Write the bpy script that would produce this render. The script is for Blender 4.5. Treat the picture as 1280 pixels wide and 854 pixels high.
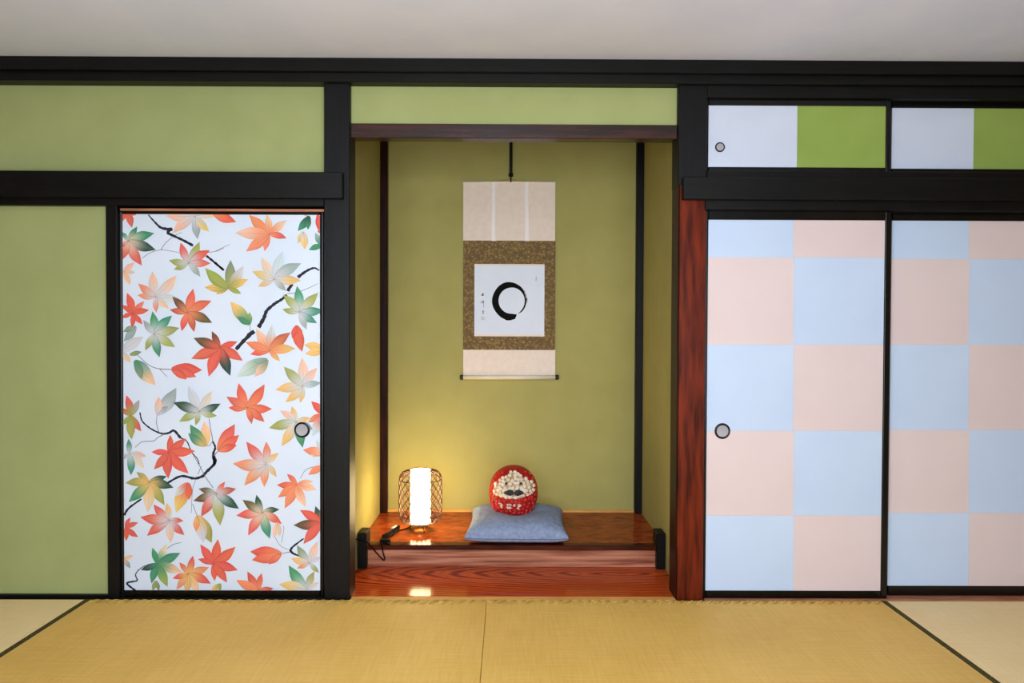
import bpy, bmesh, math, random
from mathutils import Vector, Matrix, noise

random.seed(7)
for o in list(bpy.data.objects):
    bpy.data.objects.remove(o, do_unlink=True)
sc = bpy.context.scene
COL = sc.collection

# ------------------------------------------------------------------ camera
F = 860.0                      # focal length in pixels of the 1280x854 frame
S = 0.0036                     # metres per pixel on the front wall plane Y = 0
D = F * S                      # camera to front wall
H = 1.217                      # eye height
ROLL = math.radians(0.22)
yc = Vector((-4 / F, 14 / F, -1)).normalized()
xc = Vector((math.cos(ROLL), -math.sin(ROLL), 0))
xc = (xc - yc * xc.dot(yc)).normalized()
zc = xc.cross(yc)
W2C = Matrix((xc, yc, zc)).transposed()      # world -> camera
C2W = W2C.transposed()
CAM = Vector((0.0, -D, H))
cd = bpy.data.cameras.new('camera')
cd.sensor_width = 36.0
cd.lens = F / 1280 * 36.0
cd.clip_start = 0.02
cam = bpy.data.objects.new('camera', cd)
cam.matrix_world = Matrix.Translation(CAM) @ C2W.to_4x4()
COL.objects.link(cam)
sc.camera = cam

# ------------------------------------------------------------------ world, daylight, exposure
w = bpy.data.worlds.new('daylight')
sc.world = w
w.use_nodes = True
w.node_tree.nodes['Background'].inputs[0].default_value = (0.72, 0.85, 1.0, 1)
w.node_tree.nodes['Background'].inputs[1].default_value = 1.0
sc.view_settings.view_transform = 'Standard'
sc.view_settings.look = 'None'
sc.view_settings.gamma = 1.0
sc.view_settings.use_curve_mapping = False
sc.view_settings.exposure = 0.0


def area_light(name, loc, rot, sx, sy, power, col):
    l = bpy.data.lights.new(name, 'AREA')
    l.shape = 'RECTANGLE'
    l.size, l.size_y, l.energy, l.color = sx, sy, power, col
    o = bpy.data.objects.new(name, l)
    o.location, o.rotation_euler = loc, rot
    COL.objects.link(o)
    return o


REAR = -3.56
# daylight coming in through the garden window behind the camera
area_light('daylight_window', (-0.05, REAR - 0.16, 1.15), (math.radians(90), 0, 0), 2.8, 1.75, 104, (0.82, 0.92, 1.0))


# ------------------------------------------------------------------ pixel helpers
def ray(px, py):
    return C2W @ Vector(((px - 640) / F, -(py - 427) / F, -1))


def P(px, py, Y):
    d = ray(px, py)
    return CAM + d * ((Y - CAM.y) / d.y)


def PZ(px, py, Z):
    d = ray(px, py)
    return CAM + d * ((Z - CAM.z) / d.z)


def R(px0, py0, px1, py1, Y):
    """pixel rectangle -> x0, x1, z0, z1 on the plane Y"""
    mx, my = (max(px0, 0) + min(px1, 1280)) / 2, (py0 + py1) / 2
    return P(px0, my, Y).x, P(px1, my, Y).x, P(mx, py1, Y).z, P(mx, py0, Y).z


def lin(c):
    r = []
    for v in c[:3]:
        v /= 255.0
        r.append(v / 12.92 if v <= 0.04045 else ((v + 0.055) / 1.055) ** 2.4)
    return (r[0], r[1], r[2], 1.0)


# ------------------------------------------------------------------ materials
class NM:
    def __init__(self, name):
        self.m = bpy.data.materials.new(name)
        self.m.use_nodes = True
        self.nt = self.m.node_tree
        self.b = self.nt.nodes['Principled BSDF']

    def n(self, t, **k):
        x = self.nt.nodes.new(t)
        for a, v in k.items():
            if isinstance(v, tuple) and a.startswith('i_'):
                x.inputs[a[2:]].default_value = v
            elif a.startswith('i_'):
                x.inputs[a[2:]].default_value = v
            else:
                setattr(x, a, v)
        return x

    def l(self, a, ao, b, bi):
        self.nt.links.new(a.outputs[ao], b.inputs[bi])

    def coord(self, scale=(1, 1, 1), rot=(0, 0, 0), loc=(0, 0, 0)):
        tc = self.n('ShaderNodeTexCoord')
        mp = self.n('ShaderNodeMapping')
        mp.inputs['Scale'].default_value = scale
        mp.inputs['Rotation'].default_value = rot
        mp.inputs['Location'].default_value = loc
        self.l(tc, 'Object', mp, 'Vector')
        return mp

    def ramp(self, src, so, stops):
        r = self.n('ShaderNodeValToRGB')
        e = r.color_ramp.elements
        while len(e) < len(stops):
            e.new(0.5)
        for i, (p, c) in enumerate(stops):
            e[i].position = p
            e[i].color = lin(c)
        self.l(src, so, r, 'Fac')
        return r

    def bump(self, src, so, strength, dist=0.002):
        b = self.n('ShaderNodeBump')
        b.inputs['Strength'].default_value = strength
        b.inputs['Distance'].default_value = dist
        self.l(src, so, b, 'Height')
        self.l(b, 'Normal', self.b, 'Normal')

    def setp(self, rough=0.5, spec=0.5, coat=0.0, metal=0.0, coat_rough=0.1):
        self.b.inputs['Roughness'].default_value = rough
        self.b.inputs['Specular IOR Level'].default_value = spec
        self.b.inputs['Coat Weight'].default_value = coat
        self.b.inputs['Coat Roughness'].default_value = coat_rough
        self.b.inputs['Metallic'].default_value = metal


def m_noise(name, c1, c2, scale=8, detail=4, rough=0.8, spec=0.3, bump=0.0, bscale=None, stretch=(1, 1, 1), bdist=0.002, coat=0, lo=0.35, hi=0.65):
    k = NM(name)
    mp = k.coord(stretch)
    nz = k.n('ShaderNodeTexNoise', i_Scale=scale, i_Detail=detail)
    k.l(mp, 'Vector', nz, 'Vector')
    r = k.ramp(nz, 'Fac', [(lo, c1), (hi, c2)])
    k.l(r, 'Color', k.b, 'Base Color')
    if bump:
        n2 = k.n('ShaderNodeTexNoise', i_Scale=bscale or scale * 6, i_Detail=5.0)
        k.l(mp, 'Vector', n2, 'Vector')
        k.bump(n2, 'Fac', bump, bdist)
    k.setp(rough, spec, coat)
    return k.m


def m_wood(name, stops, scale, wscale, distort, rough, coat=0.0, nscale=3.0, spec=0.5, rot=(0, 0, 0), loc=(0, 0, 0), kind='BANDS', axis='Z', bump=0.05, coat_rough=0.05, dscale=1.0):
    """wood grain: distorted bands plus fine pores running along X"""
    k = NM(name)
    mp = k.coord(scale, rot, loc)
    wv = k.n('ShaderNodeTexWave', wave_type=kind, i_Scale=wscale, i_Distortion=distort, i_Detail=3.0)
    wv.inputs['Detail Scale'].default_value = dscale
    if kind == 'BANDS':
        wv.bands_direction = axis
    else:
        wv.rings_direction = axis
    k.l(mp, 'Vector', wv, 'Vector')
    nz = k.n('ShaderNodeTexNoise', i_Scale=nscale, i_Detail=6.0)
    k.l(mp, 'Vector', nz, 'Vector')
    mx = k.n('ShaderNodeMix', data_type='FLOAT')
    mx.inputs[0].default_value = 0.45
    k.l(wv, 'Fac', mx, 2)
    k.l(nz, 'Fac', mx, 3)
    r = k.ramp(mx, 0, stops)
    k.l(r, 'Color', k.b, 'Base Color')
    k.bump(mx, 0, bump, 0.001)
    k.setp(rough, spec, coat, 0, coat_rough)
    return k.m


M = {}
M['plaster'] = m_noise('green_plaster', (160, 167, 110), (166, 173, 116), 5, 5, 0.9, 0.2, 0.25, 90)
M['plaster2'] = m_noise('alcove_plaster', (168, 160, 96), (174, 166, 102), 5, 5, 0.9, 0.2, 0.25, 90)
M['ceiling'] = m_noise('white_plaster', (220, 225, 248), (227, 231, 251), 3, 5, 0.95, 0.1, 0.3, 40)
M['roomwall'] = m_noise('room_plaster', (132, 112, 82), (142, 121, 90), 4, 4, 0.9, 0.2, 0.2, 60)
M['black'] = m_noise('black_stained_timber', (4, 4, 4), (13, 12, 12), 6, 6, 0.45, 0.25, 0.12, 20, (1, 4, 14))
M['blackv'] = m_noise('black_stained_upright', (4, 4, 5), (12, 12, 14), 6, 6, 0.45, 0.25, 0.12, 20, (14, 4, 1))
M['lacquer'] = m_noise('black_lacquer', (4, 4, 5), (9, 8, 9), 10, 3, 0.25, 0.4, 0.03, 40)
M['redpost'] = m_noise('red_brown_post', (52, 14, 6), (126, 44, 18), 5, 7, 0.35, 0.15, 0.08, 30, (7, 7, 0.8), lo=0.3, hi=0.72)
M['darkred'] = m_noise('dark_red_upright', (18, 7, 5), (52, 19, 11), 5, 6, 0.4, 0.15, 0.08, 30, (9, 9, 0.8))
M['lintel'] = m_noise('dark_red_lintel', (18, 8, 6), (66, 30, 20), 4, 7, 0.22, 0.5, 0.08, 30, (0.8, 6, 14), lo=0.34, hi=0.7)
M['sill'] = m_noise('pale_sill', (206, 148, 74), (228, 172, 94), 8, 4, 0.6, 0.3, 0.1, 40, (1, 8, 8))
M['redline'] = m_noise('red_track', (150, 92, 66), (186, 124, 92), 8, 4, 0.5, 0.4, 0, None, (1, 8, 8))
M['board'] = m_wood('keyaki_step', [(0.2, (122, 40, 14)), (0.42, (184, 70, 24)), (0.62, (206, 90, 34)), (0.9, (150, 54, 18))], (1.0, 6.5, 6), 2.3, 7.0, 0.14, 0.0, 5, kind='RINGS', axis='Z', loc=(-0.55, -0.6, 0), dscale=0.7, spec=0.16)
M['riser'] = m_noise('keyaki_riser', (128, 66, 46), (196, 132, 102), 3.2, 9, 0.35, 0.25, 0.05, 40, (0.7, 3, 16), lo=0.38, hi=0.62)
M['platform'] = m_noise('burl_platform', (122, 46, 18), (176, 82, 34), 16, 9, 0.12, 0.08, 0.0, 60, (1, 1.6, 1), lo=0.3, hi=0.7)
M['platedge'] = m_noise('platform_edge', (46, 16, 9), (84, 34, 18), 6, 5, 0.2, 0.12, 0.05, 40, (1, 6, 6))
M['door_white'] = m_noise('white_door_paper', (214, 225, 242), (222, 231, 246), 3, 4, 0.85, 0.2, 0.12, 14, bdist=0.004)
M['paper_blue'] = m_noise('pale_blue_paper', (196, 214, 242), (204, 221, 246), 2, 3, 0.8, 0.25, 0.06, 14)
M['paper_pink'] = m_noise('pale_pink_paper', (224, 205, 205), (229, 211, 211), 2, 3, 0.8, 0.25, 0.06, 14)
M['paper_white'] = m_noise('lavender_white_paper', (205, 214, 234), (214, 222, 240), 3, 4, 0.8, 0.25, 0.2, 10, bdist=0.006)
M['paper_green'] = m_noise('leaf_green_paper', (142, 164, 78), (154, 176, 90), 3, 4, 0.8, 0.25, 0.06, 14)
M['door_core'] = m_noise('door_core', (190, 186, 178), (200, 196, 188), 5, 3, 0.9, 0.2)
M['pewter'] = m_noise('pewter_cup', (158, 156, 164), (176, 172, 178), 12, 3, 0.45, 0.5, 0.05, 60)
M['silk'] = m_noise('beige_silk', (238, 219, 206), (243, 226, 214), 30, 3, 0.7, 0.25, 0.15, 200)
M['silk_strip'] = m_noise('pale_pink_silk', (252, 241, 240), (253, 244, 243), 30, 3, 0.6, 0.3)
M['art_paper'] = m_noise('art_paper', (228, 235, 252), (233, 240, 254), 5, 3, 0.85, 0.2)
M['ink'] = m_noise('sumi_ink', (4, 6, 3), (10, 12, 8), 40, 4, 0.7, 0.1)
M['ink_grey'] = m_noise('thin_ink', (60, 66, 92), (90, 96, 120), 60, 4, 0.6, 0.3)
M['seal'] = m_noise('faded_seal', (172, 172, 178), (196, 192, 194), 80, 4, 0.7, 0.3)
M['dry_ink'] = m_noise('dry_brush_ink', (50, 54, 56), (186, 194, 208), 120, 4, 0.6, 0.3, stretch=(1, 1, 0.4), lo=0.45, hi=0.55)
M['roller'] = m_noise('roller_paper', (232, 220, 196), (238, 227, 204), 20, 3, 0.7, 0.3)
M['bamboo'] = m_noise('brown_bamboo', (58, 20, 8), (78, 30, 13), 20, 3, 0.45, 0.4)
M['wire'] = m_noise('dark_wire', (40, 26, 20), (56, 36, 26), 20, 2, 0.4, 0.5)
M['cable'] = m_noise('black_cable', (4, 3, 3), (8, 6, 6), 20, 2, 0.7, 0.1)
M['tape'] = m_noise('cable_label', (196, 190, 180), (214, 208, 200), 20, 2, 0.5, 0.4)
M['heri'] = m_noise('olive_border_cloth', (52, 46, 20), (98, 88, 46), 220, 2, 0.9, 0.1, 0.3, 300)
M['rope'] = m_noise('woven_edge', (160, 132, 66), (200, 170, 94), 30, 2, 0.9, 0.1)
M['cushion'] = m_noise('blue_grey_cotton', (128, 142, 172), (146, 160, 190), 60, 4, 0.8, 0.25, 0.25, 260)
M['piping'] = m_noise('cushion_seam', (92, 106, 138), (108, 122, 152), 60, 4, 0.8, 0.25)
M['dar_red'] = m_noise('red_lacquer_paper', (148, 18, 14), (176, 26, 20), 12, 4, 0.45, 0.4)
M['red_bead'] = m_noise('red_button', (186, 26, 24), (216, 52, 48), 60, 3, 0.3, 0.5)
M['white_bead'] = m_noise('cream_button', (216, 196, 166), (244, 232, 212), 45, 3, 0.4, 0.5)
M['cream_back'] = m_noise('cream_backing', (172, 140, 104), (192, 162, 126), 45, 3, 0.6, 0.3)
M['dark_bead'] = m_noise('dark_bead', (16, 14, 13), (26, 22, 20), 60, 3, 0.3, 0.5)
M['moustache'] = m_noise('charcoal_felt', (44, 42, 42), (58, 55, 54), 60, 3, 0.7, 0.3)


def brocade():
    k = NM('gold_brown_brocade')
    mp = k.coord((1, 1, 1))
    vo = k.n('ShaderNodeTexVoronoi', i_Scale=62.0)
    nz = k.n('ShaderNodeTexNoise', i_Scale=150.0, i_Detail=3.0)
    k.l(mp, 'Vector', vo, 'Vector')
    k.l(mp, 'Vector', nz, 'Vector')
    mx = k.n('ShaderNodeMix', data_type='FLOAT')
    mx.inputs[0].default_value = 0.55
    k.l(vo, 'Distance', mx, 2)
    k.l(nz, 'Fac', mx, 3)
    r = k.ramp(mx, 0, [(0.28, (168, 138, 74)), (0.42, (128, 98, 38)), (0.6, (98, 72, 24))])
    k.l(r, 'Color', k.b, 'Base Color')
    k.bump(mx, 0, 0.2)
    k.setp(0.6, 0.4)
    return k.m


M['brocade'] = brocade()


def tatami(name, c1, c2, rot):
    """woven rush: fine ribs across the mat plus faint blotches of wear"""
    k = NM(name)
    mp = k.coord((1, 1, 1), (0, 0, rot))
    wv = k.n('ShaderNodeTexWave', wave_type='BANDS', i_Scale=38.0, i_Distortion=0.6, i_Detail=2.0)
    wv.bands_direction = 'X'
    k.l(mp, 'Vector', wv, 'Vector')
    mp2 = k.coord((90, 6, 1), (0, 0, rot))
    n1 = k.n('ShaderNodeTexNoise', i_Scale=1.0, i_Detail=5.0)
    k.l(mp2, 'Vector', n1, 'Vector')
    mp3 = k.coord((6, 110, 1), (0, 0, rot))
    n2 = k.n('ShaderNodeTexNoise', i_Scale=1.0, i_Detail=4.0)
    k.l(mp3, 'Vector', n2, 'Vector')
    n3 = k.n('ShaderNodeTexNoise', i_Scale=2.2, i_Detail=3.0)
    k.l(mp, 'Vector', n3, 'Vector')
    a = k.n('ShaderNodeMix', data_type='FLOAT')
    a.inputs[0].default_value = 0.5
    k.l(n1, 'Fac', a, 2)
    k.l(n2, 'Fac', a, 3)
    b = k.n('ShaderNodeMix', data_type='FLOAT')
    b.inputs[0].default_value = 0.3
    k.l(a, 0, b, 2)
    k.l(n3, 'Fac', b, 3)
    r = k.ramp(b, 0, [(0.36, c1), (0.62, c2)])
    k.l(r, 'Color', k.b, 'Base Color')
    c = k.n('ShaderNodeMath', operation='ADD')
    k.l(wv, 'Fac', c, 0)
    k.l(a, 0, c, 1)
    k.bump(c, 0, 0.25, 0.001)
    k.setp(0.62, 0.3)
    return k.m


M['tatami'] = tatami('rush_tatami', (212, 168, 80), (230, 188, 102), 0)
M['tatami_side'] = tatami('pale_rush_tatami', (240, 208, 148), (248, 222, 166), math.pi / 2)


def m_vcol(name):
    k = NM(name)
    a = k.n('ShaderNodeVertexColor', layer_name='Col')
    k.l(a, 'Color', k.b, 'Base Color')
    k.setp(0.8, 0.2)
    return k.m


M['print'] = m_vcol('printed_colour')


def m_emit(name, col, s):
    k = NM(name)
    k.b.inputs['Base Color'].default_value = (0.9, 0.88, 0.82, 1)
    k.b.inputs['Emission Color'].default_value = (*col, 1)
    k.b.inputs['Emission Strength'].default_value = s
    return k.m


M['fill_glow'] = m_emit('fill_lamp_shade', (0.93, 0.96, 1.0), 24.0)  # glow of the added, unseen fill lamp
M['glow'] = m_emit('glowing_shade', (1.0, 0.74, 0.36), 30.0)


# ------------------------------------------------------------------ object helpers
def link(o, parent=None):
    COL.objects.link(o)
    if parent is not None:
        o.parent = parent
    return o


def tag(o, label=None, cat=None, group=None, kind=None):
    for k, v in (('label', label), ('category', cat), ('group', group), ('kind', kind)):
        if v:
            o[k] = v
    return o


def thing(name, loc, label, cat, group=None, kind=None):
    o = bpy.data.objects.new(name, None)
    o.location = loc
    o.empty_display_size = 0.05
    COL.objects.link(o)
    return tag(o, label, cat, group, kind)


def root_loc(o):
    v = Vector((0, 0, 0))
    while o is not None:
        v += o.location
        o = o.parent
    return v


def from_bm(name, bm, mat, parent=None, origin=None, smooth=False):
    """bm in world coordinates; origin (world) becomes the object's location"""
    if origin is None:
        xs = [v.co for v in bm.verts]
        lo = Vector((min(c.x for c in xs), min(c.y for c in xs), min(c.z for c in xs)))
        hi = Vector((max(c.x for c in xs), max(c.y for c in xs), max(c.z for c in xs)))
        origin = Vector(((lo.x + hi.x) / 2, (lo.y + hi.y) / 2, lo.z))
    origin = Vector(origin)
    for v in bm.verts:
        v.co -= origin
    me = bpy.data.meshes.new(name)
    bmesh.ops.recalc_face_normals(bm, faces=bm.faces[:])
    bm.to_mesh(me)
    bm.free()
    me.materials.append(M[mat])
    if smooth:
        me.polygons.foreach_set('use_smooth', [True] * len(me.polygons))
    o = bpy.data.objects.new(name, me)
    o.location = origin - (root_loc(parent) if parent is not None else Vector((0, 0, 0)))
    return link(o, parent)


def add_box(bm, x0, x1, y0, y1, z0, z1, bevel=0.0, seg=1):
    r = bmesh.ops.create_cube(bm, size=1.0)
    vs = r['verts']
    for v in vs:
        v.co = Vector(((x0 + x1) / 2 + v.co.x * (x1 - x0), (y0 + y1) / 2 + v.co.y * (y1 - y0), (z0 + z1) / 2 + v.co.z * (z1 - z0)))
    if bevel:
        es = list({e for v in vs for e in v.link_edges})
        bmesh.ops.bevel(bm, geom=es, offset=bevel, segments=seg, affect='EDGES', profile=0.5)


def box(name, x0, x1, y0, y1, z0, z1, mat, parent=None, bevel=0.0015, seg=1):
    bm = bmesh.new()
    add_box(bm, x0, x1, y0, y1, z0, z1, bevel, seg)
    return from_bm(name, bm, mat, parent)


def pbox(name, rect, y0, y1, mat, parent=None, bevel=0.0015, Y=None, **ext):
    """box whose front face (y0) covers a pixel rectangle; ext overrides single sides in metres"""
    x0, x1, z0, z1 = R(*rect, y0 if Y is None else Y)
    x0, x1 = ext.get('x0', x0), ext.get('x1', x1)
    z0, z1 = ext.get('z0', z0), ext.get('z1', z1)
    return box(name, x0, x1, y0, y1, z0, z1, mat, parent, bevel)


def add_tube(bm, pts, r, sides=6, closed=False):
    pts = [Vector(p) for p in pts]
    n = len(pts)
    rings = []
    for i, p in enumerate(pts):
        if closed:
            t = pts[(i + 1) % n] - pts[i - 1]
        else:
            t = pts[min(i + 1, n - 1)] - pts[max(i - 1, 0)]
        t.normalize()
        up = Vector((0, 0, 1)) if abs(t.z) < 0.95 else Vector((1, 0, 0))
        a = t.cross(up).normalized()
        b = t.cross(a)
        rr = r[i] if isinstance(r, (list, tuple)) else r
        rings.append([bm.verts.new(p + (a * math.cos(k * math.tau / sides) + b * math.sin(k * math.tau / sides)) * rr) for k in range(sides)])
    for i in range(n if closed else n - 1):
        A, B = rings[i], rings[(i + 1) % n]
        for k in range(sides):
            bm.faces.new((A[k], A[(k + 1) % sides], B[(k + 1) % sides], B[k]))
    if not closed:
        bm.faces.new(rings[0])
        bm.faces.new(rings[-1][::-1])


def add_lathe(bm, prof, c, axis='Z', sides=32, caps=True):
    """profile [(r, h)] turned about an axis through c"""
    rings = []
    for r, h in prof:
        ring = []
        for k in range(sides):
            a = k * math.tau / sides
            u, v = r * math.cos(a), r * math.sin(a)
            q = {'Z': (u, v, h), 'Y': (u, h, v), 'X': (h, u, v)}[axis]
            ring.append(bm.verts.new(Vector(c) + Vector(q)))
        rings.append(ring)
    for A, B in zip(rings, rings[1:]):
        for k in range(sides):
            bm.faces.new((A[k], A[(k + 1) % sides], B[(k + 1) % sides], B[k]))
    if caps:
        bm.faces.new(rings[0])
        bm.faces.new(rings[-1][::-1])


def smooth_path(pts, n=6):
    pts = [Vector(p) for p in pts]
    if len(pts) < 3:
        return pts
    q = [pts[0] * 2 - pts[1]] + pts + [pts[-1] * 2 - pts[-2]]
    out = []
    for i in range(1, len(q) - 2):
        for k in range(n):
            t = k / n
            a, b, c, d = q[i - 1], q[i], q[i + 1], q[i + 2]
            out.append(0.5 * ((2 * b) + (c - a) * t + (2 * a - 5 * b + 4 * c - d) * t * t + (3 * b - a - 3 * c + d) * t ** 3))
    out.append(pts[-1])
    return out


# ------------------------------------------------------------------ key positions
CEIL = 2.415
SEAM = PZ(608, 757, 0.0).x                 # joint between the two middle mats
MATL = 1.78                                # mat length
MATW = 0.89
XL, XR = SEAM - MATL - MATW, SEAM + MATL + MATW   # side walls of the room
ALC_L, ALC_R = -0.77, 0.805               # inner side walls of the alcove
BACK = 1.06                                # alcove back wall
PLZ = 0.116                                # alcove platform height
PLY = 0.41                                 # its front edge

# ------------------------------------------------------------------ room shell
tag(box('floor', XL, XR, REAR, 0.12, -0.12, -0.052, 'sill', bevel=0), 'bare timber subfloor under the tatami mats', 'floor', kind='structure')
tag(box('ceiling', XL, XR, REAR, 0.10, CEIL, CEIL + 0.08, 'ceiling', bevel=0), 'plain white plaster ceiling above the dark beam', 'ceiling', kind='structure')
tag(box('wall_left', XL - 0.08, XL, REAR, 0.10, -0.05, CEIL, 'roomwall', bevel=0), 'pale plaster side wall at the green panel end', 'wall', kind='structure')
tag(box('wall_right', XR, XR + 0.08, REAR, 0.10, -0.05, CEIL, 'roomwall', bevel=0), 'pale plaster side wall at the chequered door end', 'wall', kind='structure')
wr = thing('wall_rear', (0, REAR, 0), 'pale plaster wall with the wide garden window', 'wall', kind='structure')
WX0, WX1, WZ0, WZ1 = -1.5, 1.4, 0.25, 2.02
for a in ((XL, WX0, -0.05, CEIL), (WX1, XR, -0.05, CEIL), (WX0, WX1, WZ1, CEIL), (WX0, WX1, -0.05, WZ0)):
    box('plaster_panel', a[0], a[1], REAR - 0.1, REAR, a[2], a[3], 'roomwall', wr, bevel=0)
wn = thing('window_1', (0, REAR, WZ0), 'wide garden window in the rear wall', 'window', kind='structure')
for a in ((WX0, WX0 + 0.05, WZ0, WZ1), (WX1 - 0.05, WX1, WZ0, WZ1), (-0.08, -0.02, WZ0, WZ1)):
    box('stile', a[0], a[1], REAR - 0.07, REAR - 0.03, a[2], a[3], 'black', wn)
for a in ((WZ0, WZ0 + 0.05), (WZ1 - 0.05, WZ1)):
    box('rail', WX0, WX1, REAR - 0.06, REAR - 0.035, a[0], a[1], 'black', wn)

# added drum fill lamp, out of view above the frame, brightens mats and ceiling
pl = thing('fill_pendant', (-0.1, -1.95, 1.93), 'unseen white drum fill lamp added over the middle of the room', 'lamp')
bm = bmesh.new()
add_lathe(bm, [(0.05, 1.93), (0.2, 1.935), (0.23, 1.95), (0.23, 2.06), (0.2, 2.075), (0.05, 2.08)], (-0.1, -1.95, 0), 'Z', 32)
from_bm('lamp_shade', bm, 'fill_glow', pl, smooth=True)
bm = bmesh.new()
add_tube(bm, [(-0.1, -1.95, 2.07), (-0.1, -1.95, CEIL)], 0.004, 6)
from_bm('cord', bm, 'cable', pl)

# green plaster of the alcove wall
wf = thing('wall_front', (0, 0.05, 0), 'green plaster panels between the dark timbers', 'wall', kind='structure')
pbox('plaster_panel', (-200, 96, 410, 222, ), 0.045, 0.10, 'plaster', wf, 0, x0=XL)
pbox('plaster_panel', (-200, 246, 140, 752), 0.03, 0.10, 'plaster', wf, 0, x0=XL, z0=-0.05)
pbox('plaster_panel', (432, 100, 850, 160), 0.035, 0.09, 'plaster', wf, 0)
# solid wall behind doors and cupboards
tag(box('wall_closet', P(143, 400, 0.16).x, ALC_L - 0.06, 0.16, 0.2, -0.05, CEIL, 'roomwall', bevel=0), 'inner wall behind the maple leaf door', 'wall', kind='structure')
tag(box('wall_cupboard', ALC_R + 0.06, XR, 0.16, 0.2, -0.05, CEIL, 'roomwall', bevel=0), 'inner wall behind the chequered doors', 'wall', kind='structure')
tag(box('wall_alcove_left', ALC_L - 0.06, ALC_L, 0.08, BACK, -0.06, CEIL, 'plaster2', bevel=0), 'green plaster side wall of the alcove next to the lantern', 'wall', kind='structure')
tag(box('wall_alcove_right', ALC_R, ALC_R + 0.06, 0.08, BACK, -0.06, CEIL, 'plaster2', bevel=0), 'green plaster side wall of the alcove by the red post', 'wall', kind='structure')
tag(box('wall_alcove_back', ALC_L - 0.06, ALC_R + 0.06, BACK, BACK + 0.06, -0.06, CEIL, 'plaster2', bevel=0), 'green plaster back wall behind the hanging scroll', 'wall', kind='structure')
tag(box('ceiling_alcove', ALC_L - 0.06, ALC_R + 0.06, 0.08, BACK + 0.06, CEIL, CEIL + 0.05, 'lintel', bevel=0), 'dark board ceiling of the alcove', 'ceiling', kind='structure')

# timbers: posts, beams, rails
tn = [0]


def trim(rect, y0, y1, mat, label, cat='beam', bevel=0.003, **ext):
    tn[0] += 1
    return tag(pbox('trim_%d' % tn[0], rect, y0, y1, mat, None, bevel, **ext), label, cat, kind='structure')


trim((-200, 78, 1400, 90), -0.045, 0.12, 'black', 'thin black cornice rail right under the white ceiling', x0=XL, x1=XR, z1=CEIL)
trim((-200, 90, 1400, 103.5), -0.022, 0.12, 'black', 'long black beam under the cornice rail', x0=XL, x1=XR)
trim((405, 104, 437, 751), 0.0, 0.12, 'blackv', 'black post between maple leaf door and alcove', 'post', z0=-0.05)
trim((848, 104, 884, 232), 0.0, 0.12, 'blackv', 'black upper post between alcove and small cupboards', 'post')
trim((848, 228, 881, 752), 0.001, 0.12, 'redpost', 'polished red brown alcove post beside the chequered door', 'post', z0=-0.05)
trim((-200, 214, 428, 247), -0.03, 0.10, 'black', 'wide black rail above the maple leaf door', x0=XL)
trim((-200, 247, 405, 257), -0.004, 0.10, 'black', 'narrow black door head under the wide rail by the maple leaf door', x0=XL)
trim((150, 261, 405, 264), 0.012, 0.10, 'redline', 'thin reddish groove strip over the maple leaf door', bevel=0.0005)
trim((133, 256, 147, 748), 0.002, 0.10, 'blackv', 'slim black post beside the maple leaf door', 'post', z0=-0.05)
trim((-200, 744, 134, 752), 0.012, 0.10, 'black', 'low black sill under the green side panel', 'sill', x0=XL, z0=-0.05)
trim((854, 222, 1400, 250), -0.03, 0.10, 'black', 'wide black rail above the chequered doors', x1=XR)
trim((881, 250, 1400, 263), -0.004, 0.10, 'black', 'narrow black door head above the chequered doors', x1=XR)
trim((884, 103, 1400, 123), -0.002, 0.12, 'black', 'black rail over the small cupboard doors', x1=XR)
trim((884, 214, 1400, 224), -0.004, 0.12, 'black', 'thin black sill under the small cupboard doors', x1=XR)
trim((881, 742, 1400, 753), 0.0, 0.12, 'redline', 'reddish wooden door track in the floor under the chequered doors', 'sill', x1=XR, z0=-0.05, z1=-0.001)
trim((140, 742, 410, 753), 0.0, 0.12, 'black', 'black door track in the floor under the maple leaf door', 'sill', z0=-0.05, z1=-0.001)
trim((437, 748, 846, 753), -0.0125, 0.03, 'sill', 'pale wooden floor strip in front of the alcove', 'sill', z0=-0.05, z1=0.0)
trim((437, 155, 847, 173), 0.02, 0.085, 'lintel', 'dark red brown lintel over the alcove opening', 'lintel')
px_in = P(848, 420, 0.0).x
tn[0] += 1
tag(box('trim_%d' % tn[0], px_in - 0.005, px_in, 0.003, 0.12, -0.05, P(848, 171, 0.05).z, 'darkred', bevel=0.001), 'dark lining strip on the alcove side of the red brown post', 'overlay', kind='structure')  # thin dark sheet giving the post's inner face its darker tone
# corner posts at the back of the alcove
bx = P(475, 420, BACK - 0.04).x
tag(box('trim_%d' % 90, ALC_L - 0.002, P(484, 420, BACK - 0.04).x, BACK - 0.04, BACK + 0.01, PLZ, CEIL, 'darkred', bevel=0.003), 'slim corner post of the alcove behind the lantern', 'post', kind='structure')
tag(box('trim_%d' % 91, P(795, 420, BACK - 0.04).x, ALC_R + 0.002, BACK - 0.04, BACK + 0.01, PLZ, CEIL, 'blackv', bevel=0.003), 'slim black corner post of the alcove near the cushion', 'post', kind='structure')

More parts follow.
